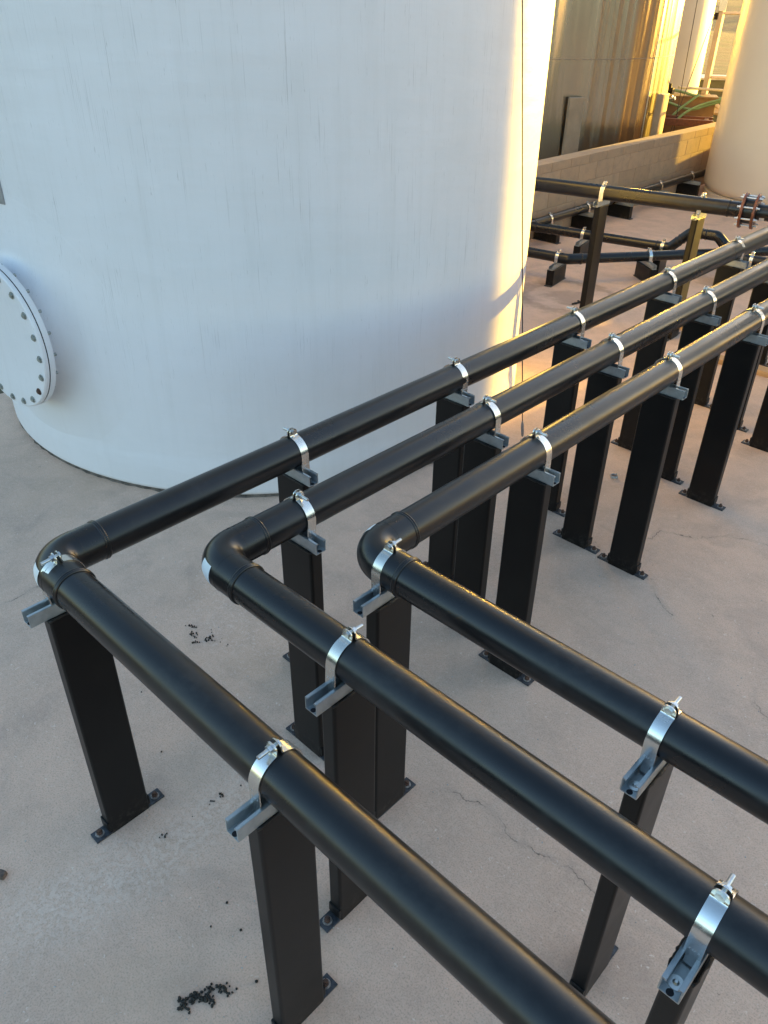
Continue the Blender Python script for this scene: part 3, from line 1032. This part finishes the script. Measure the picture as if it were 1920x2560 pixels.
G1 = "pipe supports under the runs coming forward"
G2 = "pipe supports under the runs going back"
for k, xs, rz in (('A', (-0.519, 0.398), pi), ('B', (0.265, 1.205), 0.0), ('C', (0.095, 0.942), 0.0)):
    for i, x in enumerate(xs):
        lab = {('A', 0): "black pipe support right at the elbow of the outermost left pipe",
               ('A', 1): "black pipe support under the outermost pipe in the bottom centre foreground",
               ('B', 0): "black pipe support under the middle pipe's forward run, next after its elbow",
               ('B', 1): "black pipe support cut off at the bottom right corner under the middle pipe",
               ('C', 0): "black pipe support right at the elbow of the innermost pipe",
               ('C', 1): "black pipe support under the innermost pipe's forward run near the right edge"}[(k, i)]
        support(x, YS[k], rz, lab, G1, off=0.026 if k == 'A' else -0.024)
for k, ys, rzs in (('A', (0.295, 1.20, 2.105, 3.055, 4.0, 5.03), (pi / 2, pi / 2, pi / 2, -pi / 2, -pi / 2, -pi / 2)),
                   ('B', (0.05, 1.0, 1.925, 2.885, 3.82), (-pi / 2,) * 5),
                   ('C', (0.905, 1.905, 2.785, 3.66), (-pi / 2,) * 4)):
    for i, (y, rz) in enumerate(zip(ys, rzs)):
        support(XS[k], y - 0.05, rz, "black pipe support, %s back from the elbow under the %s" % (ordn[i], nick[k]), G2)

# ------------------------------------------------------------------ raised cross pipe with flange (D)
def on_line(px, z): return on_z(px[0], px[1], z)
D0 = on_z(1343.5, 459, PH); D1 = on_z(1510, 481, PH); D2 = on_z(1752, 511, PH)
ddir = (D2 - D0); ddir.z = 0; ddir.normalize()
dang = atan2(ddir.y, ddir.x)
def build_cross():
    base = D1.copy()
    t = empty("pipe_run", base, dang)
    tag(t, "raised black pipe crossing behind the others, with rust-red bolted flange", "pipe")
    # local x along pipe
    def along(px, py):
        q = on_z(px, py, PH) - base
        return q.x * ddir.x + q.y * ddir.y
    xf = along(1872, 529)
    xj = along(1823, 520)
    xe = (XS['A'] - base.x) / ddir.x - PR + 0.01
    add_obj("pipe", sweep_mesh("pipe", [(-2.2 + (xf - 0.03 + 2.2) * i / 12, 0, 0) for i in range(13)], PR, 48), M["pipe"], t)
    add_obj("pipe", sweep_mesh("pipe", [(xf + 0.03 + (xe - xf - 0.03) * i / 3, 0, 0) for i in range(4)], PR, 48), M["pipe"], t)
    add_obj("fusion_bead", BEAD, M["pipe"], t, (xj, 0, 0))
    v, f = [], []
    def disc(name, x0, x1, r0, r1, mat, parent):
        n = 48; v, f = [], []
        b = 0.0025
        for x, r in ((x0, r0), (x0, r1 - b), (x0 + b, r1), (x1 - b, r1), (x1, r1 - b), (x1, r0)):
            for k in range(n):
                a = 2 * pi * k / n
                v.append((x, r * cos(a), r * sin(a)))
        for i in range(6):
            i2 = (i + 1) % 6
            for k in range(n):
                k2 = (k + 1) % n
                f.append((i * n + k, i * n + k2, i2 * n + k2, i2 * n + k))
        me = pymesh(name, v, f); me.set_sharp_from_angle(angle=radians(40))
        return add_obj(name, me, mat, parent)
    fl = disc("flange", xf - 0.034, xf + 0.034, 0.02, 0.090, M["pipe"], t)
    fl["label"] = "black flanged joint held between two rust-red rings"
    for x in (xf - 0.054, xf + 0.034):
        disc("backing_ring", x, x + 0.020, PR + 0.004, 0.126, M["red_paint"], fl)
    for i in range(8):
        a = 2 * pi * (i + 0.5) / 8
        yy, zz = 0.106 * cos(a), 0.106 * sin(a)
        bm = bmesh.new()
        bm_cyl(bm, (xf - 0.080, yy, zz), (xf + 0.080, yy, zz), 0.0075, 12)
        bm_cyl(bm, (xf - 0.064, yy, zz), (xf - 0.050, yy, zz), 0.0125, 6)
        bm_cyl(bm, (xf + 0.050, yy, zz), (xf + 0.064, yy, zz), 0.0125, 6)
        add_obj("flange_bolt", bm_mesh("flange_bolt", bm, angle=40), M["zinc"], fl)
    # small white tag beside the flange
    v, f = [], []
    for i in range(2):
        for j in range(6):
            th = radians(-150 + 11 * j)
            v.append((xf + 0.085 + i * 0.035, (PR + 0.0012) * cos(th), (PR + 0.0012) * sin(th)))
    for j in range(5): f.append((j, j + 1, 6 + j + 1, 6 + j))
    add_obj("sticker", pymesh("sticker", v, f), M["sticker"], t)
    support(D1.x, D1.y, dang + pi, "black pipe support under the raised cross pipe, left one of two", "pipe supports under the cross pipe", radians(-10))
    support(D2.x, D2.y, dang + pi, "pipe support under the raised cross pipe, right one, its side lit by sun", "pipe supports under the cross pipe", radians(-10))
build_cross()

# ------------------------------------------------------------------ low pipes by the wall
LR, LZ = 0.0485, 0.245
EX = -3.815
def corner_path(pts, rb=0.085, k=6):
    """polyline with rounded bends"""
    P = [Vector(p) for p in pts]
    out = [P[0]]
    for i in range(1, len(P) - 1):
        a = (P[i - 1] - P[i]).normalized(); b = (P[i + 1] - P[i]).normalized()
        ang = a.angle(b)
        d = min(rb / math.tan(ang / 2), 0.45 * (P[i - 1] - P[i]).length, 0.45 * (P[i + 1] - P[i]).length)
        s, e = P[i] + a * d, P[i] + b * d
        for j in range(k + 1):
            u = j / k
            out.append((1 - u) ** 2 * s + 2 * u * (1 - u) * P[i] + u * u * e)
    out.append(P[-1])
    return out
def densify(path, step=0.25):
    out = [path[0]]
    for a, b in zip(path[:-1], path[1:]):
        n = max(1, int((b - a).length / step))
        for i in range(1, n + 1): out.append(a + (b - a) * i / n)
    return out
def run_parts(t, base, pts, joints=()):
    """one pipe mesh per straight stretch, one elbow mesh per bend"""
    P = [Vector(p) - base for p in pts]
    cut = 0.13
    ends = [P[0]]
    for i in range(1, len(P) - 1):
        a = (P[i - 1] - P[i]); b = (P[i + 1] - P[i])
        da = min(cut, a.length * 0.42); db = min(cut, b.length * 0.42)
        s = P[i] + a.normalized() * da; e = P[i] + b.normalized() * db
        add_obj("pipe", sweep_mesh("pipe", densify([ends[-1], s]), LR, 32), M["pipe"], t)
        add_obj("elbow", sweep_mesh("elbow", corner_path([s, P[i], e], 0.075, 10), LR + 0.0022, 32), M["pipe"], t)
        for q, d in ((s, a), (e, b)):
            o = add_obj("fusion_bead", BEAD_S, M["pipe"], t, q)
            o.rotation_euler = Vector((1, 0, 0)).rotation_difference(d.normalized()).to_euler()
        ends.append(e)
    add_obj("pipe", sweep_mesh("pipe", densify([ends[-1], P[-1]]), LR, 32), M["pipe"], t)
BLKH = LZ - LR - SH
BLOCK = box_mesh("block_post", (0, 0, BLKH / 2), (0.075, 0.31, BLKH), 0.004, 2)
LOWPLATE = box_mesh("base_plate", (0, 0, 0.004), (0.078, 0.36, 0.008), 0.0015)
def low_support(x, y, rz, label):
    t = empty("low_pipe_support", (x, y, 0), rz)
    tag(t, label, "pipe support", "low supports under the floor pipes")
    add_obj("block_post", BLOCK, M["post"], t)
    add_obj("base_plate", LOWPLATE, M["plate"], t)
    add_obj("strut_channel", STRUT_LOW, M["strut"], t, (0, 0, BLKH))
    pipe_clamp(t, 0.0485, LZ)
    return t
Gc = Vector((EX, 6.36, LZ))
G_a = on_z(1463, 588, LZ); G_b = on_z(1640, 614, LZ)
gd = (G_b - Gc); gd.z = 0; gd.normalize()
gang = atan2(gd.y, gd.x)
h0 = Gc + gd * ((on_z(1676, 617, LZ) - Gc).dot(gd))
hz = 0.425
h1 = Gc + gd * ((on_z(1729, 580, hz) - Gc).dot(gd)); h1.z = hz
h2 = Gc + gd * ((on_z(1795, 590, hz) - Gc).dot(gd)); h2.z = hz
h3 = h2 + gd * 0.20; h3.z = LZ
ge = h3 + gd * 1.7
t = empty("pipe_run", Gc)
tag(t, "low black pipe along the block wall that turns and hops over another floor pipe", "pipe")
run_parts(t, Gc, [(EX, 10.95, LZ), Gc, h0, h1, h2, h3, ge])
for i, (y, lab) in enumerate(((6.80, "low black support at the wall pipe's corner, half hidden behind the white tank"),
               (7.60, "low black pipe support by the wall, just left of the raised pipe's left post"),
               (8.46, "low black pipe support by the wall, showing below the raised cross pipe"),
               (9.43, "low black pipe support by the wall whose foot is hidden behind the cross pipe"),
               (10.36, "low black pipe support by the wall, next to the foot of the beige tank"))):
    low_support(EX, y, -pi / 2, lab)
def on_run(px, py): 
    q = on_z(px, py, LZ) - Gc
    return Gc + gd * q.dot(gd)
for px, lab in (((1459, 586), "low pipe support left of the raised pipe's left post, on the farther floor pipe"),
                ((1660, 614), "low pipe support just where the floor pipe rises to hop over")):
    q = on_run(*px)
    low_support(q.x, q.y, gang, lab)
q = h3 + gd * 0.16
low_support(q.x, q.y, gang, "low pipe support where the hopping pipe comes back down, glimpsed right")
F0 = on_z(1338, 633, LZ); F1 = on_z(1420, 648, LZ); F2 = on_z(1696, 637, LZ)
fd1 = (F1 - F0).normalized(); fd2 = (F2 - F1).normalized()
t = empty("pipe_run", F1)
tag(t, "nearer low black floor pipe with gentle bend, passing under the hopping pipe", "pipe")
run_parts(t, F1, [F0 - fd1 * 1.2, F1, F1 + fd2 * 3.4])
q = on_z(1395, 644, LZ); q = F0 + fd1 * (q - F0).dot(fd1)
low_support(q.x, q.y, atan2(fd1.y, fd1.x), "low pipe support standing alone on the floor at the gentle bend")
q = on_z(1622, 640, LZ); q = F1 + fd2 * (q - F1).dot(fd2)
low_support(q.x, q.y, atan2(fd2.y, fd2.x), "low pipe support set askew, half hidden behind the outermost pipe")
q = on_z(1879, 632, LZ); q = F1 + fd2 * (q - F1).dot(fd2)
low_support(q.x, q.y, atan2(fd2.y, fd2.x), "farthest low pipe support on the bent floor pipe, near the right edge")

# ------------------------------------------------------------------ yard behind the wall
def px_at(px, py, dist):   # point at horizontal distance
    d = ray(px, py)
    return CAM + d * (dist / Vector((d.x, d.y)).length)
n2 = lambda x, y: (1600 + x / 5.184, y / 5.184)
def build_frame():
    base = px_at(*n2(775, 1500), 16.0); base.z = -0.06
    t = empty("access_frame", base)
    tag(t, "beige steel frame with rails and braces behind the wall, sunlit on its right side", "frame")
    d = ray(*n2(800, 1000)); rgt = Vector((d.y, -d.x, 0)).normalized(); rz = atan2(rgt.y, rgt.x)
    def bar(name, a, b, w, mat=M["frame_paint"]):
        a = Vector(a); b = Vector(b)
        L = (b - a).length
        me = box_mesh(name, (0, 0, L / 2), (w, w, L), 0.004)
        o = add_obj(name, me, mat, t, a)
        o.rotation_euler = Vector((0, 0, 1)).rotation_difference((b - a).normalized()).to_euler()
        return o
    bar("post", (0, 0, 0), (0, 0, 5.0), 0.085)
    r2 = rgt * 1.1
    bar("post", r2, r2 + Vector((0, 0, 5.0)), 0.085)
    zz = lambda y: px_at(*n2(950, y), 16.0).z + 0.06
    for y in (165, 1000, 1440):
        z = zz(y)
        w = 0.035 if y < 1400 else 0.09
        bar("rail", rgt * 0.05 + Vector((0, 0, z)), r2 - rgt * 0.05 + Vector((0, 0, z)), w)
    z0 = zz(1440)
    bar("brace", rgt * 0.05 + Vector((0, 0, zz(1235))), rgt * 0.34 + Vector((0, 0, z0)), 0.06)
    bar("brace", rgt * 0.30 + Vector((0, 0, zz(1000))), rgt * 0.75 + Vector((0, 0, zz(700))), 0.05)
    bm = bmesh.new()
    zt = zz(140)
    vs_ = [bm.verts.new(v) for v in ((-0.10, -0.06, zt + 0.9), (0.10, -0.06, zt + 0.9), (0.05, -0.06, zt), (-0.05, -0.06, zt),
                                     (-0.10, -0.05, zt + 0.9), (0.10, -0.05, zt + 0.9), (0.05, -0.05, zt), (-0.05, -0.05, zt))]
    for q in ((0, 1, 2, 3), (7, 6, 5, 4), (0, 4, 5, 1), (1, 5, 6, 2), (2, 6, 7, 3), (3, 7, 4, 0)): bm.faces.new([vs_[i] for i in q])
    g = add_obj("gusset_plate", bm_mesh("gusset_plate", bm), M["zinc"], t, None, (0, 0, rz))
    bar("cable_clamp", Vector((-0.05, -0.05, zt - 0.12)), Vector((-0.05, -0.05, zt - 0.02)), 0.05, M["black_iron"])
    # guy wire from the clamp down to the ground
    a = px_at(*n2(965, 180), 15.9); b = px_at(*n2(560, 1265), 15.3)
    e = b + (b - a) * 0.8
    add_obj("guy_wire", sweep_mesh("guy_wire", [a - base, (a + e) / 2 - base, e - base], 0.006, 8), M["cable"], t)
build_frame()
a = px_at(*n2(755, -60), 15.4); b = px_at(*n2(520, 1240), 15.1); e = b + (b - a) * 0.5
o = add_obj("guy_wire", sweep_mesh("guy_wire", [Vector((0, 0, 0)), (a - e) * 0.5, (a - e) * 1.4], 0.006, 8), M["cable"], None, e)
tag(o, "thin dark wire slanting down in front of the pale far tank, left of the frame", "wire")
def hose(label, pts, dist, r=0.020, mat="hose"):
    P = smooth_path([px_at(*n2(x, y), dist + 0.06 * i) for i, (x, y) in enumerate(pts)])
    o = add_obj("hose", sweep_mesh("hose", [p - P[0] for p in P], r, 14), M[mat], None, P[0])
    tag(o, label, "hose", "hoses behind the wall")
hose("green hose coming off the black valve and sagging right behind the wall", [(380, 1155), (540, 1190), (700, 1235), (860, 1270), (1120, 1275)], 15.4)
hose("green hose sagging lowest across the gap beside the steel tank", [(300, 1300), (420, 1345), (560, 1400), (700, 1415), (830, 1380), (1100, 1300)], 15.2)
hose("green hose slanting up to the right between the other hoses", [(380, 1540), (470, 1450), (560, 1375), (700, 1275), (760, 1230)], 15.1)
hose("green hose low down, climbing to the frame foot", [(470, 1560), (560, 1480), (680, 1410), (830, 1350), (1100, 1280)], 15.0)
hose("pale hose lying highest, straight across behind the frame", [(500, 1130), (620, 1140), (760, 1150), (900, 1160), (1150, 1175)], 15.5, 0.02, "pale_hose")
def small_things():
    b = px_at(*n2(375, 1180), 15.3)
    t = empty("hose_valve", (b.x, b.y, -0.06))
    tag(t, "black iron valve and coupling on a stand beside the steel tank", "valve")
    h = b.z + 0.06
    add_obj("stand", sweep_mesh("stand", [(0, 0, 0), (0, 0, h * 0.5), (0, 0, h - 0.05)], 0.03, 12), M["black_iron"], t)
    add_obj("valve_body", cyl_mesh("valve_body", [((-0.07, 0, h), (0.08, 0.0, h + 0.01), 0.045, 14), ((0, 0, h - 0.06), (0, 0, h + 0.11), 0.03, 12)]), M["black_iron"], t)
    add_obj("coupling", cyl_mesh("coupling", [((-0.04, -0.02, h - 0.13), (0.09, 0.0, h - 0.10), 0.04, 14), ((0.09, 0.0, h - 0.10), (0.13, 0.0, h - 0.09), 0.03, 14)]), M["zinc"], t)
    b = px_at(*n2(600, 1330), 15.7)
    t = empty("timber_box", (b.x, b.y, -0.06), radians(30))
    tag(t, "low brown plywood box behind the green hoses", "box")
    h = px_at(*n2(600, 1250), 15.7).z + 0.06
    add_obj("panel", box_mesh("panel", (0, 0, h / 2), (0.9, 0.35, h), 0.006), M["plywood"], t)
    add_obj("lid", box_mesh("lid", (0, 0, h + 0.012), (0.95, 0.40, 0.024), 0.004), M["plywood"], t)
    b = px_at(*n2(560, 1560), 14.9)
    t = empty("pump_skid", (b.x, b.y, -0.06), radians(25))
    tag(t, "rust-red steel skid just showing above the wall beside the steel tank", "skid")
    h = px_at(*n2(560, 1520), 14.9).z + 0.06
    for sy in (-0.2, 0.2):
        add_obj("beam", box_mesh("beam", (0, sy, h - 0.05), (0.9, 0.07, 0.10), 0.006), M["red_paint"], t)
    for sx in (-0.35, 0.35):
        for sy in (-0.2, 0.2):
            add_obj("leg", box_mesh("leg", (sx, sy, (h - 0.1) / 2), (0.06, 0.06, h - 0.1), 0.004), M["red_paint"], t)
        add_obj("cross_beam", box_mesh("cross_beam", (sx, 0, h - 0.05), (0.06, 0.33, 0.08), 0.004), M["red_paint"], t)
    b = px_at(*n2(395, 1460), 15.9)
    hh = px_at(*n2(395, 1370), 15.9).z + 0.06
    o = add_obj("stake", box_mesh("stake", (0, 0, hh / 2), (0.05, 0.05, hh), 0.004), M["rust"], None, (b.x, b.y, -0.06))
    tag(o, "thin rusty upright stake between the hoses and the steel tank", "stake")
    b = px_at(*n2(1000, 1100), 19.0)
    t = empty("metal_bin", (b.x, b.y, -0.06), radians(35))
    tag(t, "olive metal bin beyond the beige frame", "bin")
    h = px_at(*n2(1000, 1012), 19.0).z + 0.06
    add_obj("panel", box_mesh("panel", (0, 0, h / 2), (1.2, 0.8, h), 0.008), M["olive"], t)
    add_obj("rim", box_mesh("rim", (0, 0, h + 0.012), (1.26, 0.86, 0.03), 0.004), M["pale_hose"], t)
small_things()

# ------------------------------------------------------------------ loose things on the floor
def board(label, a, b, w, h):
    a = Vector(a); b = Vector(b)
    o = add_obj("wooden_board", box_mesh("wooden_board", (0, 0, h / 2 + 0.0005), ((b - a).length, w, h), 0.003), M["wood"], None, (a + b) / 2)
    o.rotation_euler = (0, 0, atan2(b.y - a.y, b.x - a.x))
    tag(o, label, "board")
board("raw wooden board lying on the floor near the right edge, between support feet", (-0.97, 4.78, 0), (-0.41, 4.80, 0), 0.10, 0.04)
board("second wooden board lying flat beyond the first one, farther left", (-1.45, 5.32, 0), (-0.72, 5.0, 0), 0.09, 0.035)

def pellets(label, spots, rng, name="animal_droppings"):
    bm = bmesh.new()
    for (x, y, r) in spots:
        res = bmesh.ops.create_icosphere(bm, subdivisions=1, radius=r)
        Mx = Matrix.Translation((x, y, r * rng.uniform(0.55, 0.85))) @ Euler((rng.random() * 6, rng.random() * 6, rng.random() * 6)).to_matrix().to_4x4() @ Matrix.Diagonal((rng.uniform(0.8, 1.35), rng.uniform(0.75, 1.1), rng.uniform(0.7, 1.0), 1))
        bmesh.ops.transform(bm, matrix=Mx, verts=res['verts'])
    o = add_obj(name, bm_mesh(name, bm, smooth=True), M["pellet"])
    tag(o, label, "droppings", None, "stuff")
def scatter(pxlist, n, spread, rmin, rmax, rng):
    out = []
    for _ in range(n):
        x, y = rng.choice(pxlist)
        q = on_z(x + rng.gauss(0, spread), y + rng.gauss(0, spread * 0.7))
        out.append((q.x, q.y, rng.uniform(rmin, rmax)))
    return out
rg = random.Random(21)
q27 = lambda x, y: (x / 2.37, 2000 + y / 2.37)
c6 = lambda x, y: (40 + x / 2.405, 1240 + y / 2.405)
pellets("heap of small black droppings on the floor at the bottom left",
        scatter([q27(1085, 1190), q27(1100, 1230), q27(1130, 1175), q27(1150, 1165), q27(1180, 1165), q27(1110, 1200), q27(1220, 1170), q27(1250, 1190)], 85, 9, 0.0035, 0.0062, rg)
        + scatter([q27(1225, 1120), q27(1265, 1110), q27(1290, 1130), q27(1330, 1115), q27(1360, 1140)], 34, 8, 0.0032, 0.0055, rg), rg)
pellets("small dark crumbs scattered on the floor between the outer two pipes",
        scatter([c6(1060, 790), c6(1065, 835), c6(1085, 865), c6(1075, 880), c6(1155, 855), c6(1160, 860)], 44, 6, 0.003, 0.0055, rg)
        + scatter([c6(1200, 860), c6(1260, 900), c6(1150, 800)], 7, 12, 0.002, 0.003, rg), rg)
pellets("few dark specks along the floor seam near the leftmost support",
        scatter([c6(1230, 1800), c6(1165, 1840), c6(1055, 1920), c6(895, 2045), c6(1380, 1705), c6(1340, 1745)], 26, 5, 0.002, 0.0042, rg)
        + [(*on_z(*q27(1345, 612)).xy, 0.005), (*on_z(*q27(1250, 752)).xy, 0.004), (*on_z(*q27(1427, 773)).xy, 0.005), (*on_z(*q27(1520, 1077)).xy, 0.005), (*on_z(*c6(755, 1180)).xy, 0.003), (*on_z(*c6(875, 1540)).xy, 0.004)], rg)
pellets("short dark twig-like crumbs on the damp stain behind the pipes",
        scatter([(1434, 760), (1444, 757), (1454, 754), (1462, 757)], 30, 3, 0.006, 0.010, rg))if False else None
def twigs():
    bm = bmesh.new()
    rr = random.Random(2)
    for (x, y) in ((1436, 761), (1442, 759), (1448, 756), (1455, 758), (1461, 755), (1465, 757)):
        q = on_z(x, y)
        a = rr.uniform(-0.6, 1.2)
        bm_box(bm, (q.x, q.y, 0.008), (0.055, 0.016, 0.014), a, 0.003, 1)
    o = add_obj("dark_debris", bm_mesh("dark_debris", bm), M["pellet"])
    tag(o, "little row of dark debris on the damp stain by the cross pipe's left post", "debris", None, "stuff")
twigs()
def chips():
    rr = random.Random(33)
    bm = bmesh.new()
    for _ in range(190):
        x = rr.uniform(0, 1920); y = rr.uniform(1300, 2560)
        q = on_z(x, y)
        s = rr.uniform(0.0012, 0.0034)
        res = bmesh.ops.create_icosphere(bm, subdivisions=1, radius=s)
        bmesh.ops.transform(bm, matrix=Matrix.Translation((q.x, q.y, s * 0.4)) @ Euler((rr.random() * 6, rr.random() * 6, rr.random() * 6)).to_matrix().to_4x4() @ Matrix.Diagonal((1.4, 0.9, 0.6, 1)), verts=res['verts'])
    o = add_obj("stone_chips", bm_mesh("stone_chips", bm), M["chip"])
    tag(o, "tiny pale stone chips strewn over the concrete floor", "chips", None, "stuff")
chips()
def stone():
    q = on_z(6, 2192)
    bm = bmesh.new()
    bm_box(bm, (0, 0, 0.012), (0.026, 0.024, 0.024), 0.5, 0.004, 2)
    for v in bm.verts: v.co += Vector((random.uniform(-.0015, .0015), random.uniform(-.0015, .0015), random.uniform(-.001, .001)))
    o = add_obj("stone", bm_mesh("stone", bm, angle=30), M["stone"], None, (q.x, q.y, 0.0))
    tag(o, "small brown lump of stone on the floor at the left edge", "stone")
    q = on_z(1534, 1196)
    P = []
    for i in range(30):
        a = i / 29 * 2 * pi * 1.25
        P.append(Vector((0.022 * cos(a), 0.022 * sin(a), 0.013 + 0.010 * i / 29)))
    v, f = [], []
    for p in P:
        v += [p + Vector((0, 0, -0.012)), p + Vector((0, 0, 0.006)), p * 0.94 + Vector((0, 0, 0.006)), p * 0.94 + Vector((0, 0, -0.0115))]
    for i in range(len(P) - 1):
        for k in range(4):
            k2 = (k + 1) % 4
            f.append((i * 4 + k, i * 4 + k2, i * 4 + 4 + k2, i * 4 + 4 + k))
    f += [(0, 1, 2, 3), (len(v) - 1, len(v) - 2, len(v) - 3, len(v) - 4)]
    o = add_obj("plastic_curl", pymesh("plastic_curl", v, f), M["chip"], None, (q.x, q.y, 0))
    tag(o, "small grey curl of scrap on the floor between the right-hand supports", "scrap")
stone()
